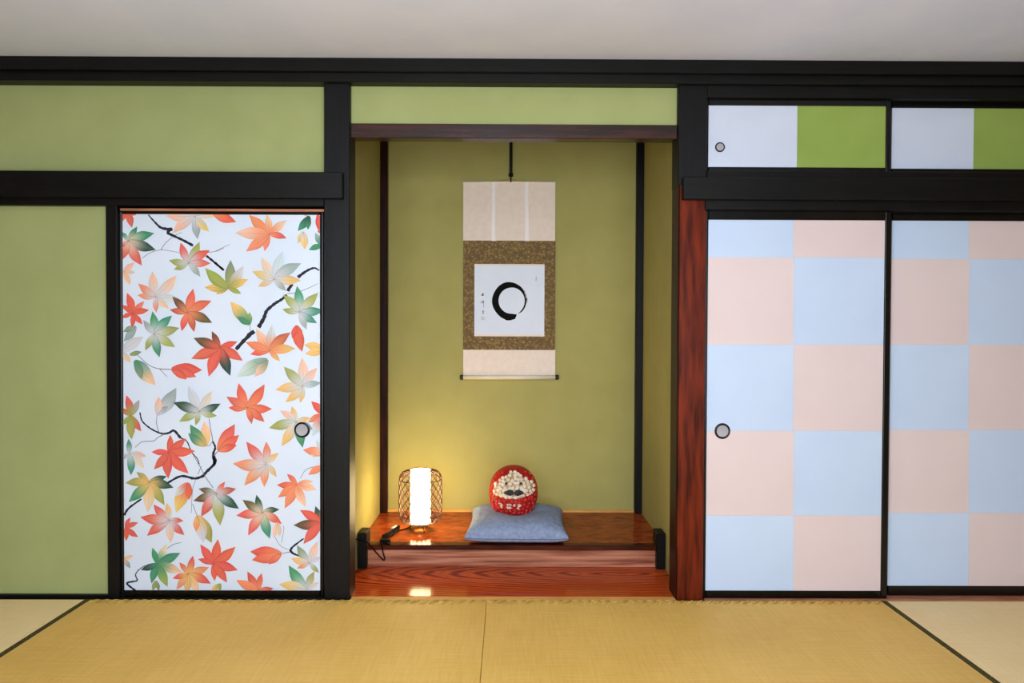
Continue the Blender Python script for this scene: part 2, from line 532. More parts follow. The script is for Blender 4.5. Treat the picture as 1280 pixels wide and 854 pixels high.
# ------------------------------------------------------------------ alcove platform
ap = thing('alcove_platform', (0, PLY, 0), 'raised polished brown wood platform on the alcove floor', 'platform')
box('step_board', ALC_L - 0.0, ALC_R + 0.0, 0.0305, PLY + 0.03, -0.05, 0.0, 'board', ap, 0.002)
box('riser', ALC_L, ALC_R, PLY + 0.012, PLY + 0.04, 0.0, PLZ - 0.028, 'riser', ap, 0.002)
box('front_edge', ALC_L, ALC_R, PLY, PLY + 0.05, PLZ - 0.026, PLZ - 0.0005, 'platedge', ap, 0.004)
box('platform_board', ALC_L, ALC_R, PLY + 0.05, BACK, PLZ - 0.03, PLZ, 'platform', ap, 0.0005)
box('back_skirting', ALC_L, ALC_R, BACK - 0.012, BACK, PLZ, PLZ + 0.014, 'sill', ap, 0.001)
for (p0, p1) in ((447, 458), (821, 832)):
    x0, x1, z0, z1 = R(p0, 667, p1, 711, PLY - 0.025)
    box('end_block', x0, x1, PLY - 0.025, PLY + 0.075, 0.0, 0.185, 'blackv', ap, 0.004)

# ------------------------------------------------------------------ tatami mats
mi = [0]
knot = None


def mat_(x0, x1, y0, y1, mat, label, borders, rope=False, group=None):
    t = thing('tatami_mat', ((x0 + x1) / 2, (y0 + y1) / 2, -0.052), label, 'tatami mat', group)
    box('rush_surface', x0 + 0.0008, x1 - 0.0008, y0 + 0.0008, y1 - 0.0008, -0.052, 0.0, mat, t, 0.002)
    for s in borders:
        bw = 0.026
        a = {'E': (x1 - bw, x1, y0, y1), 'W': (x0, x0 + bw, y0, y1), 'N': (x0, x1, y1 - bw, y1), 'S': (x0, x1, y0, y0 + bw)}[s]
        box('border_cloth', a[0] + 0.0008, a[1] - 0.0008, a[2] + 0.0008, a[3] - 0.0008, -0.0015, 0.0014, 'heri', t, 0.0006)
    if rope:
        bm = bmesh.new()
        n = int((x1 - x0) / 0.042)
        for i in range(n):
            cx = x0 + 0.03 + i * (x1 - x0 - 0.055) / (n - 1)
            pts = [(cx - 0.024, y1 - 0.042, 0.0), (cx - 0.010, y1 - 0.032, 0.0035), (cx + 0.008, y1 - 0.018, 0.0035), (cx + 0.020, y1 - 0.004, 0.0)]
            add_tube(bm, pts, [0.001, 0.0055, 0.0055, 0.001], 6)
        o = from_bm('woven_edge', bm, 'rope', t, smooth=True)
        o['kind'] = 'stuff'
    return t


Y0 = -0.0135
mat_(SEAM - MATL, SEAM, Y0 - MATW, Y0, 'tatami', 'golden tatami mat with braided edge below the maple leaf door', 'S', True)
mat_(SEAM, SEAM + MATL, Y0 - MATW, Y0, 'tatami', 'golden tatami mat with braided edge below the red brown post', 'S', True)
mat_(XL, SEAM - MATL, Y0 - MATL, Y0, 'tatami_side', 'paler tatami mat with olive border beside the plain green wall panel', 'EW')
mat_(SEAM + MATL, XR, Y0 - MATL, Y0, 'tatami_side', 'paler tatami mat with olive border below the outer chequered door', 'EW')
for row, (ya, yb, where) in enumerate(((Y0 - 2 * MATW, Y0 - MATW, 'second row from the alcove'), (Y0 - 3 * MATW, Y0 - 2 * MATW, 'third row from the alcove'), (REAR, Y0 - 3 * MATW, 'row under the garden window'))):
    mat_(SEAM - MATL, SEAM, ya, yb, 'tatami', 'golden tatami mat in the %s, maple leaf door half' % where, 'NS')
    mat_(SEAM, SEAM + MATL, ya, yb, 'tatami', 'golden tatami mat in the %s, chequered door half' % where, 'NS')
mat_(XL, SEAM - MATL, REAR, Y0 - MATL, 'tatami_side', 'paler tatami mat between garden window and wall at the green panel end', 'EW')
mat_(SEAM + MATL, XR, REAR, Y0 - MATL, 'tatami_side', 'paler tatami mat between garden window and wall at the chequered end', 'EW')


# ------------------------------------------------------------------ sliding doors
def pull(parent, px, py, rpx, y):
    """round recessed finger pull with dark rim"""
    c = P(px, py, y)
    s = rpx * S * (y + D) / D
    bm = bmesh.new()
    add_lathe(bm, [(s * 0.72, 0.004), (s * 0.74, -0.003), (s * 0.86, -0.0045), (s * 0.95, -0.0035), (s, 0.0), (s, 0.004)], c, 'Y', 36, caps=False)
    rim = from_bm('handle', bm, 'lacquer', parent, c, True)
    bm = bmesh.new()
    add_lathe(bm, [(s * 0.76, -0.0018), (s * 0.68, -0.0012), (0.0004, -0.0012)], c, 'Y', 32, caps=False)
    from_bm('cup', bm, 'pewter', rim, c, False)
    return rim


def door_frame(parent, outer, inner, y0, y1, ext_x1=None):
    """four lacquered members around the papered field (pixel rectangles)"""
    ox0, ox1, oz0, oz1 = R(*outer, y0)
    ix0, ix1, iz0, iz1 = R(*inner, y0)
    if ext_x1 is not None:
        ox1 = ext_x1
        ix1 = ext_x1 - 0.03
    box('stile', ox0, ix0, y0, y1, oz0, oz1, 'lacquer', parent, min(0.009, (ix0 - ox0) * 0.42), 6)
    box('stile', ix1, ox1, y0, y1, oz0, oz1, 'lacquer', parent, min(0.009, (ix0 - ox0) * 0.42), 6)
    box('rail', ix0, ix1, y0 + 0.0005, y1, iz1, oz1, 'lacquer', parent, 0.002)
    box('rail', ix0, ix1, y0 + 0.0005, y1, oz0, iz0, 'lacquer', parent, 0.002)
    return ix0, ix1, iz0, iz1


def chequer(name, label, outer, inner, cols, rows, colours, y0, handle=None, x1=None, cut=None):
    c = P((outer[0] + min(outer[2], 1280)) / 2, outer[3], y0)
    t = thing(name, c, label, 'sliding door', kind='structure')
    ix0, ix1, iz0, iz1 = door_frame(t, outer, inner, y0, y0 + 0.026, x1)
    box('panel_core', ix0, ix1, y0 + 0.006, y0 + 0.02, iz0, iz1, 'door_core', t, 0)
    yp = y0 + 0.0048
    for i in range(len(cols) - 1):
        for j in range(len(rows) - 1):
            a, b = P(cols[i], (rows[j] + rows[j + 1]) / 2, y0).x, P(cols[i + 1], (rows[j] + rows[j + 1]) / 2, y0).x
            if i == len(cols) - 2 and x1 is not None:
                b = ix1
            zt = P(min((cols[i] + cols[i + 1]) / 2, 1260), rows[j], y0).z
            zb = P(min((cols[i] + cols[i + 1]) / 2, 1260), rows[j + 1], y0).z
            a, b = max(a, ix0), min(b, ix1)
            zt, zb = min(zt, iz1), max(zb, iz0)
            k = colours[(i + j) % 2]
            lift = 0.0003 * ((i + j) % 2)
            box('paper_square', a + 0.0002, b - 0.0002, yp - lift, y0 + 0.0062, zb + 0.0002, zt - 0.0002, k, t, 0)
    if handle:
        pull(t, *handle, yp - 0.0006)
    return t


chequer('door_1', 'sliding door of blue and pink squares next to the red brown post', (880.5, 263, 1112, 750), (884, 275, 1104, 739),
        (880, 992.5, 1108), (268, 322, 431, 539, 645, 745), ('paper_blue', 'paper_pink'), 0.016, (903, 539, 10))
chequer('door_2', 'set-back sliding door of blue and pink squares with no visible handle', (1106, 263, 1350, 745), (1113, 276, 1340, 733),
        (1110, 1212, 1318, 1345), (268, 324, 431, 538, 642, 745), ('paper_blue', 'paper_pink'), 0.05, None, XR - 0.03)
trim((1330, 263, 1400, 752), -0.001, 0.12, 'blackv', 'black end post beyond the chequered doors', 'post', x0=XR - 0.03, x1=XR, z0=-0.05)
chequer('door_3', 'small cupboard door of lavender white and green paper with round pull', (882, 122, 1114, 215), (886, 132, 1107.5, 209),
        (880, 997, 1110), (125, 214), ('paper_white', 'paper_green'), 0.016, (900, 184, 6.2))
chequer('door_4', 'small cupboard door of lavender white and green paper without pull', (1108, 122, 1350, 217), (1115.5, 135, 1340, 211),
        (1110, 1218, 1345), (128, 216), ('paper_white', 'paper_green'), 0.05, None, XR - 0.03)

# ------------------------------------------------------------------ maple leaf door
DY = 0.02
d5 = thing('door_5', P(276, 748, DY), 'white sliding door printed with red and green maple leaves', 'sliding door', kind='structure')
lx0, lx1, lz0, lz1 = door_frame(d5, (146, 263.5, 405, 748), (153.5, 268, 399.5, 738.5), DY, DY + 0.026)
PY = DY + 0.005
paper = box('paper', lx0, lx1, PY, DY + 0.02, lz0, lz1, 'door_white', d5, 0)
pull(d5, 377.5, 537.5, 10, PY - 0.0012)

PALETTE = {'r': (226, 92, 78), 'o': (238, 138, 100), 'p': (243, 194, 164), 'y': (234, 188, 112), 'g': (58, 142, 104), 'd': (40, 70, 62),
           'l': (158, 162, 86), 'b': (98, 74, 48), 'w': (206, 212, 224), 'k': (226, 208, 186), 'e': (152, 168, 166), 'x': (196, 90, 66), 'q': (128, 150, 120)}
REG = {1: (140, 255, 5.18), 2: (270, 255, 5.18), 3: (140, 410, 5.02), 4: (270, 410, 5.02), 5: (140, 570, 4.743), 6: (270, 570, 4.743), 0: (0, 0, 1)}


def px(reg, u, v):
    a, b, s = REG[reg]
    return Vector((a + u / s, b + v / s))


# (region, centre, centre tint, lobes 'x,y,tint'); a region's numbers are in its own enlarged scale
LEAVES = [
    (1, 95, 45, 'r', '70,112,r 130,155,r 158,72,r'),
    (1, 105, 240, 'k', '165,145,g 275,190,g 285,298,d 195,400,r 70,360,r 60,180,g 50,290,r'),
    (1, 75, 440, 'p', '145,380,p 152,445,k 120,525,p'),
    (1, 540, 78, 'w', '350,76,p 395,188,p 555,230,e 630,180,y 690,70,p'),
    (2, -25, 50, 'o', '132,118,r'),
    (1, 495, 385, 'w', '445,250,r 568,245,l 635,300,r 640,385,r 572,472,e 400,425,l 368,365,l'),
    (1, 285, 600, 'w', '263,435,p 418,462,p 440,612,w 370,678,p 288,705,o 165,590,o 170,515,o'),
    (1, 135, 710, 'r', '98,575,r 210,630,o 242,688,r 200,780,r 130,802,r 60,740,r 62,655,r'),
    (1, 490, 705, 'o', '527,548,r 645,628,r 650,770,b 533,830,x 452,825,r 375,685,x 392,600,b'),
    (3, 265, 40, 'w', '255,-105,g 378,-78,g 425,0,l 398,120,l 300,185,g 210,142,l 198,-50,e'),
    (2, 80, 545, 'l', '95,362,q 180,400,w 210,488,y 165,582,l 0,585,y -75,540,y -70,415,l'),
    (2, 345, 195, 'o', '215,70,o 330,65,p 458,105,p 458,222,r 315,308,o 195,308,o 125,188,p'),
    (2, 375, 490, 'w', '295,345,p 435,305,w 552,385,e 550,497,y 455,565,e 272,535,y 235,435,y'),
    (2, 605, 80, 'd', '530,175,g 596,168,g'),
    (2, 565, 180, 'w', '533,256,y 575,297,y 592,225,p'),
    (2, 690, 190, 'r', '655,172,r 655,60,r'),
    (2, 690, 270, 'g', '600,298,g 642,185,e'),
    (2, 540, 700, 'w', '525,530,g 662,575,l 700,690,g 655,772,g 587,815,e 430,682,l 435,588,l'),
    (2, 220, 780, 'g', '95,632,y 217,700,l 138,728,g'),
    (4, 505, -15, 'r', '542,150,r 480,68,r 545,60,r'),
    (4, 335, 145, 'o', '252,2,p 352,-20,w 468,28,x 500,130,y 402,210,y 215,166,r 186,90,o'),
    (3, 150, -10, 'e', '75,85,e 70,25,q'),
    (3, 60, 150, 'w', '200,55,w 118,220,p'),
    (3, 112, 168, 'l', '188,150,q'),
    (3, 145, 205, 'g', '276,360,p 245,266,e 190,322,q'),
    (3, 375, 258, 'r', '567,265,r 530,308,r 470,325,r'),
    (0, 275, 434, 'r', '265,414,b 297,427,r 303.5,451,r 288,470,d 261,471,r 239,448.5,r 242,422.5,b'),
    (3, 285, 545, 'w', '405,375,e 356,490,e 296,430,p'),
    (3, 550, 525, 'w', '480,365,w 628,395,k 682,475,d 660,552,l 525,612,l 423,588,l 386,468,d'),
    (3, 120, 550, 'l', '92,422,r 174,450,e 185,650,r 125,700,l 60,610,l 50,500,x'),
    (3, 590, 740, 'y', '580,585,p 490,605,g 478,660,g'),
    (0, 210.7, 565, 'r', '213,543.5,r 232.5,548,r 244,564,r 236,592,r 210.6,598.5,r 192.5,587,r 189.5,565,r'),
    (3, 110, 790, 'w', '105,695,g 217,806,p 203,882,k 120,925,g 55,830,e'),
    (4, 15, 770, 'o', '120,603,r 147,672,r 132,735,r'),
    (4, 325, 200, 'q', '132,306,w 243,307,p 232,215,e'),
    (4, 680, 140, 'y', '552,105,y 558,162,y'),
    (4, 545, 365, 'w', '540,185,p 635,250,p 660,345,e 528,472,y 436,466,y 373,388,y 426,243,l'),
    (4, 195, 500, 'o', '143,346,r 306,353,r 353,508,r 306,590,r 225,604,r 78,500,r 66,431,r'),
    (4, 505, 590, 'w', '476,490,y 403,517,p 333,628,l 412,742,y 545,752,g 612,640,e 592,566,y'),
    (4, 675, 545, 'r', '598,460,r 578,592,o 605,680,w'),
    (4, 690, 790, 'p', '545,765,o 628,705,w'),
    (0, 332.5, 580, 'w', '308,552,r 333,552,o 348.5,566,y 346,596.5,y 330.5,609,o 305.5,607,o 291,579.5,o'),
    (5, 220, 155, 'y', '145,95,l 326,120,d 366,188,d 312,292,l 212,336,k 100,273,g 80,160,l'),
    (5, 455, 160, 'r', '380,336,y 373,242,w 457,262,r'),
    (5, 340, 380, 'w', '247,287,r 325,278,y 426,385,r 431,469,r 350,516,p 209,473,r 169,362,r'),
    (5, 80, 425, 'r', '110,365,r 156,395,r 156,482,r 85,505,r'),
    (5, 270, 640, 'g', '325,520,k 406,575,g 416,690,p 331,777,l 235,757,g 171,676,d 240,544,g'),
    (5, 450, 700, 'y', '481,590,r 577,660,o 587,757,r 520,812,p 440,820,y 383,792,o 360,726,r 400,631,r'),
    (5, 505, 355, 'y', '592,516,l 543,516,w 499,450,o'),
    (0, 270.5, 616.5, 'w', '248.5,611,b 242,626,b 251.5,646,r 275.5,657,l 299,636,d 295.5,611,x 281.5,602,r'),
    (0, 266.5, 705, 'r', '272.5,674,r 250.5,680.5,r 247.5,699,r 268.5,726.5,r 294.5,683.5,r 297.5,713,r 284,728.5,r'),
    (5, 70, 610, 'p', '127,590,p 110,667,e'),
    (5, 262, 740, 'l', '243,800,l 280,800,q'),
    (5, 645, 758, 'l', '585,802,y 640,805,l'),
    (6, 640, 60, 'o', '548,112,o 625,130,y'),
    (6, 480, 170, 'o', '421,106,r 360,172,r 367,247,o 407,312,o 532,304,p 600,202,p 577,150,p'),
    (6, 275, 335, 'k', '240,230,d 377,318,d 391,404,r 320,492,g 191,472,r 120,353,r 158,260,b'),
    (6, 625, 400, 'r', '590,296,d 498,321,r 460,410,b 519,522,r 640,500,r'),
    (6, 365, 395, 'p', '340,482,p 380,478,k'),
    (6, 388, 580, 'o', '203,567,r 213,617,r 310,642,r'),
    (6, 555, 635, 'w', '480,528,q 600,508,p 443,607,y 480,667,o 612,692,l 630,600,w'),
    (6, 540, 792, 'w', '431,648,g 584,683,l 373,760,y 612,750,k'),
    (6, 255, 792, 'o', '187,684,r 272,694,r 120,735,o 342,785,r 200,812,y'),
    (6, 560, -10, 'k', '590,12,k'),
]
# (region, start width, end width, points) in the region's own enlarged scale
BRANCHES = [
    (1, 7, 20, '235,70 275,115 320,155 390,165'), (1, 20, 16, '390,160 360,185 395,205'), (1, 15, 17, '395,205 460,235 525,270'),
    (1, 14, 14, '610,335 660,375 725,430'), (2, 14, 9, '-10,378 20,405 50,430'),
    (1, 3, 5, '452,184 400,210 345,255 318,298'), (1, 4, 3, '195,352 250,315 320,298 380,305 435,315'), (1, 4, 3, '620,315 680,305 725,285'), (2, 4, 3, '-10,310 40,285 90,262'),
    (2, 8, 20, '668,430 635,415 585,435 530,475'), (2, 18, 22, '495,520 475,545 465,565'), (2, 16, 18, '458,588 430,615 385,642'), (2, 18, 26, '385,642 330,690 310,740 275,800'),
    (2, 24, 20, '245,825 205,852'), (4, 24, 22, '240,20 185,70 125,135'), (2, 5, 3, '460,580 520,575 600,545 660,515'), (2, 4, 4, '221,780 222,830'), (2, 4, 3, '575,72 610,85'),
    (3, 4, 6, '160,170 235,235 300,257 375,260'), (3, 5, 3, '300,258 325,285 347,308'),
    (3, 8, 11, '175,530 190,585 240,630 295,658 330,665'), (3, 12, 16, '330,665 360,658 390,645 430,690'), (3, 8, 5, '430,690 470,712 500,780 535,820 548,856'),
    (3, 4, 5, '283,545 280,600 295,655'), (3, 6, 4, '330,665 285,690 260,710 190,715 145,750'),
    (3, 5, 6, '610,570 618,630 630,690 632,712'), (3, 4, 4, '632,712 610,738 590,740'), (3, 10, 18, '632,712 648,750 635,795 645,856'), (3, 7, 5, '640,805 655,785 672,768'),
    (5, 16, 16, '603,0 612,40 560,95 540,120'), (5, 16, 12, '545,118 490,134 410,120 330,160'), (5, 4, 5, '485,0 520,60 555,125 600,190'), (5, 4, 4, '530,60 510,110'),
    (5, 4, 3, '468,140 495,140 478,200 470,338'), (5, 4, 4, '478,285 505,355'),
    (5, 14, 10, '72,352 100,310 175,255'), (5, 12, 10, '140,800 95,765 92,752 125,745'), (5, 9, 4, '125,745 150,738 140,705 160,675 195,650'), (5, 5, 3, '322,552 365,525 412,514'),
    (6, 3, 4, '500,135 530,85 578,64'), (6, 8, 16, '520,490 455,540 440,565'), (6, 16, 9, '440,562 460,580 500,595'), (6, 5, 4, '435,570 388,580'),
    (6, 3, 3, '340,465 380,530 430,557'), (6, 3, 3, '400,415 402,440 388,515'),
]
leaf_no = [0]


def print_mesh(name, polys, parent, layer):
    """flat print: polys = [(points in pixels, colours, lift)] clipped to the paper"""
    y = PY - 0.0003 - layer
    bm = bmesh.new()
    cl = bm.loops.layers.color.new('Col')
    for (pts, cols, lift) in polys:
        vs = []
        for q in pts:
            w3 = P(q[0], q[1], PY)
            vs.append(bm.verts.new((w3.x, y - lift, w3.z)))
        f = bm.faces.new(vs)
        for lp, c in zip(f.loops, cols):
            lp[cl] = c
    for co, no in (((lx0, 0, 0), (-1, 0, 0)), ((lx1, 0, 0), (1, 0, 0)), ((0, 0, lz0), (0, 0, -1)), ((0, 0, lz1), (0, 0, 1))):
        bmesh.ops.bisect_plane(bm, geom=bm.verts[:] + bm.edges[:] + bm.faces[:], plane_co=co, plane_no=no, clear_outer=True)
    if not bm.faces:
        bm.free()
        return None
    return from_bm(name, bm, 'print', parent)


def mixc(a, b, t):
    return tuple(a[i] + (b[i] - a[i]) * t for i in range(3))


def srgb(c):
    return (c[0] / 255, c[1] / 255, c[2] / 255, 1.0)


def lobe(c, tip, base, tint, wide, polys, veins, seed, lift):
    ax = tip - c
    L = ax.length
    if L < 0.5:
        return
    d = ax / L
    n = Vector((-d.y, d.x))
    st = [0.0, 0.14, 0.28, 0.42, 0.54, 0.66, 0.78, 0.9, 1.0]
    wd = [0.05, 0.115, 0.155, 0.178, 0.18, 0.155, 0.105, 0.048, 0.0]
    rnd = random.Random(seed)
    bend = rnd.uniform(-0.05, 0.05) * L
    rows = []
    for t, q in zip(st, wd):
        m = c + ax * t + n * bend * math.sin(math.pi * t)
        h = q * L * wide
        f = min(1.0, max(0.0, (t - 0.08) / 0.72))
        f = f * f * (3 - 2 * f)
        col = mixc(base, tint, f)
        rim = mixc(col, tint, 0.3)
        mid = mixc(col, (250, 226, 190), 0.14)
        rows.append((m + n * h, m, m - n * h, rim, mid, tuple(v * 0.94 for v in rim)))
    for a, b in zip(rows, rows[1:]):
        for (i, j) in ((0, 1), (1, 2)):
            pts = [a[i], a[j], b[j], b[i]]
            cols = [srgb(a[3 + i]), srgb(a[3 + j]), srgb(b[3 + j]), srgb(b[3 + i])]
            if b is rows[-1]:
                pts, cols = pts[:3], cols[:3]
            polys.append((pts, cols, lift))
    vein = mixc(mixc(base, tint, 0.5), (112, 66, 66), 0.42)
    vw = 0.2
    for (a, b) in ((0, 3), (3, 7)):
        p, q = rows[a][1], rows[b][1]
        s0, s1 = vw * (1 - st[a] * 0.6), vw * (1 - st[b] * 0.6)
        veins.append(([p + n * s0, p - n * s0, q - n * s1, q + n * s1], [srgb(vein)] * 4, lift))


layer = 0.0
for (rg, w0, w1, s) in BRANCHES:
    sc_ = REG[rg][2]
    pts = smooth_path([px(rg, *map(float, q.split(','))).to_3d() for q in s.split()], 5)
    n = len(pts)
    polys = []
    rows = []
    thick = max(w0, w1) / sc_
    col = (40, 44, 56) if thick > 1.5 else (112, 98, 98)
    for i, p in enumerate(pts):
        t = pts[min(i + 1, n - 1)] - pts[max(i - 1, 0)]
        t.normalize()
        nn = Vector((-t.y, t.x, 0))
        hw = (w0 + (w1 - w0) * i / (n - 1)) / sc_ / 2 * (1 + 0.18 * math.sin(i * 2.3) * (thick > 1.5)) * (1.0 if thick > 1.5 else 0.8)
        rows.append((p + nn * hw, p - nn * hw))
    for a, b in zip(rows, rows[1:]):
        polys.append(([a[0], a[1], b[1], b[0]], [srgb(col)] * 4, 0.0))
    print_mesh('printed_branch', polys, paper, layer)
    layer = 0.00001 * (len(polys) % 30)
layer = 0.0005
for k, (rg, cx, cy, tint, lobes) in enumerate(LEAVES):
    c = px(rg, cx, cy)
    ls = [q.split(',') for q in lobes.split()]
    base = PALETTE[tint]
    polys, veins = [], []
    wide = 1.0 if len(ls) > 3 else (1.12 if len(ls) > 1 else 1.05)
    for j, (u, v, t) in enumerate(ls):
        q = random.Random(k * 31 + j)
        tc = tuple(max(0, min(255, x + q.uniform(-9, 9))) for x in PALETTE[t])
        lobe(c, px(rg, float(u), float(v)), base, tc, wide, polys, veins, k * 17 + j, j * 0.00003)
    lf = print_mesh('printed_leaf', polys, paper, layer)
    if lf:
        veins = [(p_, c_, 0.000005 * n_) for n_, (p_, c_, l_) in enumerate(veins)]
        print_mesh('printed_veins', veins, paper, layer + 0.00023)
    layer = 0.0005 + 0.0004 * ((k + 1) % 5)

# ------------------------------------------------------------------ hanging scroll
SY = BACK - 0.012
sx0, sx1, sz0, sz1 = R(579, 227, 694, 475, SY)
scr = thing('hanging_scroll', ((sx0 + sx1) / 2, SY, sz0), 'hanging scroll with a black ink circle in gold brown brocade', 'scroll')


def sheet(name, rect, dy, th, mat, bevel=0.0):
    x0, x1, z0, z1 = R(*rect, SY)
    return box(name, x0, x1, SY - dy, SY - dy + th, z0, z1, mat, scr, bevel)


sheet('upper_silk', (579, 228, 694, 301.5), 0.0, 0.003, 'silk')
sheet('brocade_mount', (579, 301, 694, 437.5), 0.0008, 0.0038, 'brocade')
sheet('lower_silk', (579, 437, 694, 470), 0.0, 0.003, 'silk')
art = sheet('painting', (593, 331, 680.5, 420.5), 0.0018, 0.0018, 'art_paper')
sheet('paper_band', (593, 330.2, 680.5, 332.2), 0.0021, 0.0012, 'silk')
sheet('paper_band', (593, 418.4, 680.5, 420.6), 0.0021, 0.0012, 'silk')
for (a, b) in ((614.5, 619.5), (656, 661)):
    bm = bmesh.new()
    rings = []
    for t in range(9):
        y = 227.6 + t * (301.5 - 227.6) / 8
        m, hw = (a + b) / 2 + (0.2 * math.sin(t * 0.9 + a) if 0 < t < 8 else 0), (b - a) / 2 * (0.8 + 0.2 * t / 8)
        dy = 0.0035 + 0.007 * math.sin(math.pi * t / 8)
        p, q = P(m - hw, y, SY), P(m + hw, y, SY)
        rings.append([bm.verts.new((c_.x, c_.y - d_, c_.z)) for c_, d_ in ((p, dy), (q, dy), (q, dy - 0.0015), (p, dy - 0.0015))])
    for A, B in zip(rings, rings[1:]):
        for k in range(4):
            bm.faces.new((A[k], A[(k + 1) % 4], B[(k + 1) % 4], B[k]))
    bm.faces.new(rings[0])
    bm.faces.new(rings[-1])
    from_bm('silk_ribbon', bm, 'silk_strip', scr)
bm = bmesh.new()
add_tube(bm, [P(578, 227.6, SY - 0.002), P(695, 227.6, SY - 0.002)], 0.0042, 10)
from_bm('top_rod', bm, 'silk', scr, smooth=True)
bm = bmesh.new()
add_tube(bm, [P(579, 471.8, SY - 0.006), P(694, 471.8, SY - 0.006)], 0.0135, 16)
rl = from_bm('roller', bm, 'roller', scr, smooth=True)
for (a, b) in ((574.8, 579.2), (694, 698.5)):
    bm = bmesh.new()
    c0, c1 = P(a, 471.8, SY - 0.006), P(b, 471.8, SY - 0.006)
    L = c1.x - c0.x
    add_lathe(bm, [(0.011, 0), (0.0145, 0.002), (0.0145, L - 0.002), (0.011, L)], c0, 'X', 18)
    from_bm('roller_end', bm, 'lacquer', scr, smooth=False)
bm = bmesh.new()
add_tube(bm, [P(603, 228, SY - 0.003), P(637.5, 224.2, SY - 0.006), P(673, 228, SY - 0.003)], 0.0014, 6)
from_bm('hanging_cord', bm, 'rope', scr)


def stroke_mesh(name, rows, mat, dy, parent):
    """ink on the painting: rows of (outer, inner) pixel points"""
    bm = bmesh.new()
    vs = [[bm.verts.new(P(q[0], q[1], SY) - Vector((0, dy, 0))) for q in r] for r in rows]
    for A, B in zip(vs, vs[1:]):
        bm.faces.new((A[0], A[1], B[1], B[0]))
    return from_bm(name, bm, mat, parent)


# ink circle: starts thick at the bottom, runs clockwise, ends in a dry thin tail
ocx, ocy, orx, ory = 637.2, 376.2, 22.0, 23.6
icx, icy, irx, iry = 639.2, 376.0, 16.0, 16.3
rows = []
N = 72
for i in range(N + 1):
    t = i / N
    a = math.radians(276 - 336 * t)           # image angle, counter-clockwise from right, y up
    wob = 0.35 * math.sin(9 * t * math.pi) * (1 - t)
    o_ = Vector((ocx + (orx + wob) * math.cos(a), ocy - (ory + wob) * math.sin(a)))
    if t < 0.06:
        o_ += (Vector((ocx, ocy)) - o_) * (-0.03)
    i_ = Vector((icx + irx * math.cos(a), icy - iry * math.sin(a)))
    k = max(0.0, (t - 0.52) / 0.48)
    thin = 1 - 0.72 * k ** 1.1
    if t > 0.94:
        thin *= (1 - t) / 0.06 * 0.8 + 0.2
    mid = i_ + (o_ - i_) * (0.5 - 0.2 * k)
    rows.append((mid + (o_ - mid) * thin, mid + (i_ - mid) * thin))
    if i == 0:
        rows[0] = (rows[0][0] + Vector((4.2, -1.5)), rows[0][1] + Vector((5.4, 1.0)))
        rows[0] = (rows[0][0], rows[0][1])
stroke_mesh('ink_circle', rows, 'ink', 0.0024, art)
dry = []
for i in range(14):
    t = i / 13
    a = math.radians(38 - 50 * t)
    o_ = Vector((ocx + (orx - 0.1) * math.cos(a), ocy - (ory - 0.6) * math.sin(a)))
    dry.append((o_ + Vector((0.1, 0)), o_ + Vector((-1.5 * math.sin(math.pi * min(1, t + 0.1)), 0.4))))
stroke_mesh('dry_brush_streak', dry, 'dry_ink', 0.0027, art)


def glyph(strokes, mat, name='ink_character'):
    bm = bmesh.new()
    for (x0, y0, x1, y1, w) in strokes:
        a, b = Vector((590 + x0 / 12.2, 350 + y0 / 12.2)), Vector((590 + x1 / 12.2, 350 + y1 / 12.2))
        d = (b - a).normalized()
        n = Vector((-d.y, d.x)) * (w / 24.4)
        vs = [bm.verts.new(P(q[0], q[1], SY) - Vector((0, 0.0024, 0))) for q in (a - n, a + n, b + n * 0.7, b - n * 0.7)]
        bm.faces.new(vs)
    return from_bm(name, bm, mat, art)


glyph([(163, 195, 163, 238, 9), (142, 236, 182, 234, 12), (164, 216, 180, 214, 9), (148, 226, 176, 228, 12)], 'ink')
glyph([(125, 345, 150, 335, 7), (150, 326, 184, 320, 8), (160, 316, 166, 350, 8), (178, 318, 176, 356, 8), (155, 358, 182, 352, 9), (177, 360, 177, 425, 6), (158, 340, 182, 338, 7)], 'ink_grey')
glyph([(160, 470, 176, 466, 8), (158, 486, 184, 482, 9), (172, 466, 166, 500, 9), (160, 504, 180, 496, 9), (174, 506, 184, 524, 7), (160, 520, 172, 506, 6)], 'ink_grey')
glyph([(146, 560, 146, 606, 8), (160, 558, 160, 606, 6), (186, 560, 186, 606, 8), (146, 606, 188, 606, 6), (146, 580, 166, 580, 5), (172, 562, 172, 600, 5)], 'seal', 'faded_seal')
glyph([(984 - 6, -24 - 20, 984 - 6, 14, 12), (968, 2, 984, 2, 16), (970, -40, 988, -42, 7)], 'seal', 'faded_seal')

# pole hook the scroll hangs from
hk = thing('scroll_hanger', P(638, 227, SY - 0.008), 'slim black hanging pole with hook above the scroll', 'hanger')
h0, h1 = P(638.6, 227, SY - 0.012), P(638.6, 180, SY - 0.012)
bm = bmesh.new()
add_box(bm, h0.x - 0.009, h0.x + 0.009, h0.y - 0.004, h0.y + 0.004, h0.z + 0.045, CEIL, 0.001)
from_bm('pole', bm, 'black', hk)
bm = bmesh.new()
add_box(bm, h0.x - 0.013, h0.x + 0.013, h0.y - 0.008, h0.y + 0.006, h0.z + 0.028, h0.z + 0.05, 0.003)
from_bm('slider', bm, 'lacquer', hk)
bm = bmesh.new()
add_tube(bm, smooth_path([(h0.x, h0.y, h0.z + 0.03), (h0.x, h0.y, h0.z + 0.004), (h0.x, h0.y - 0.008, h0.z - 0.002), (h0.x, h0.y - 0.012, h0.z + 0.008)]), 0.0045, 6)
from_bm('hook', bm, 'lacquer', hk, smooth=True)

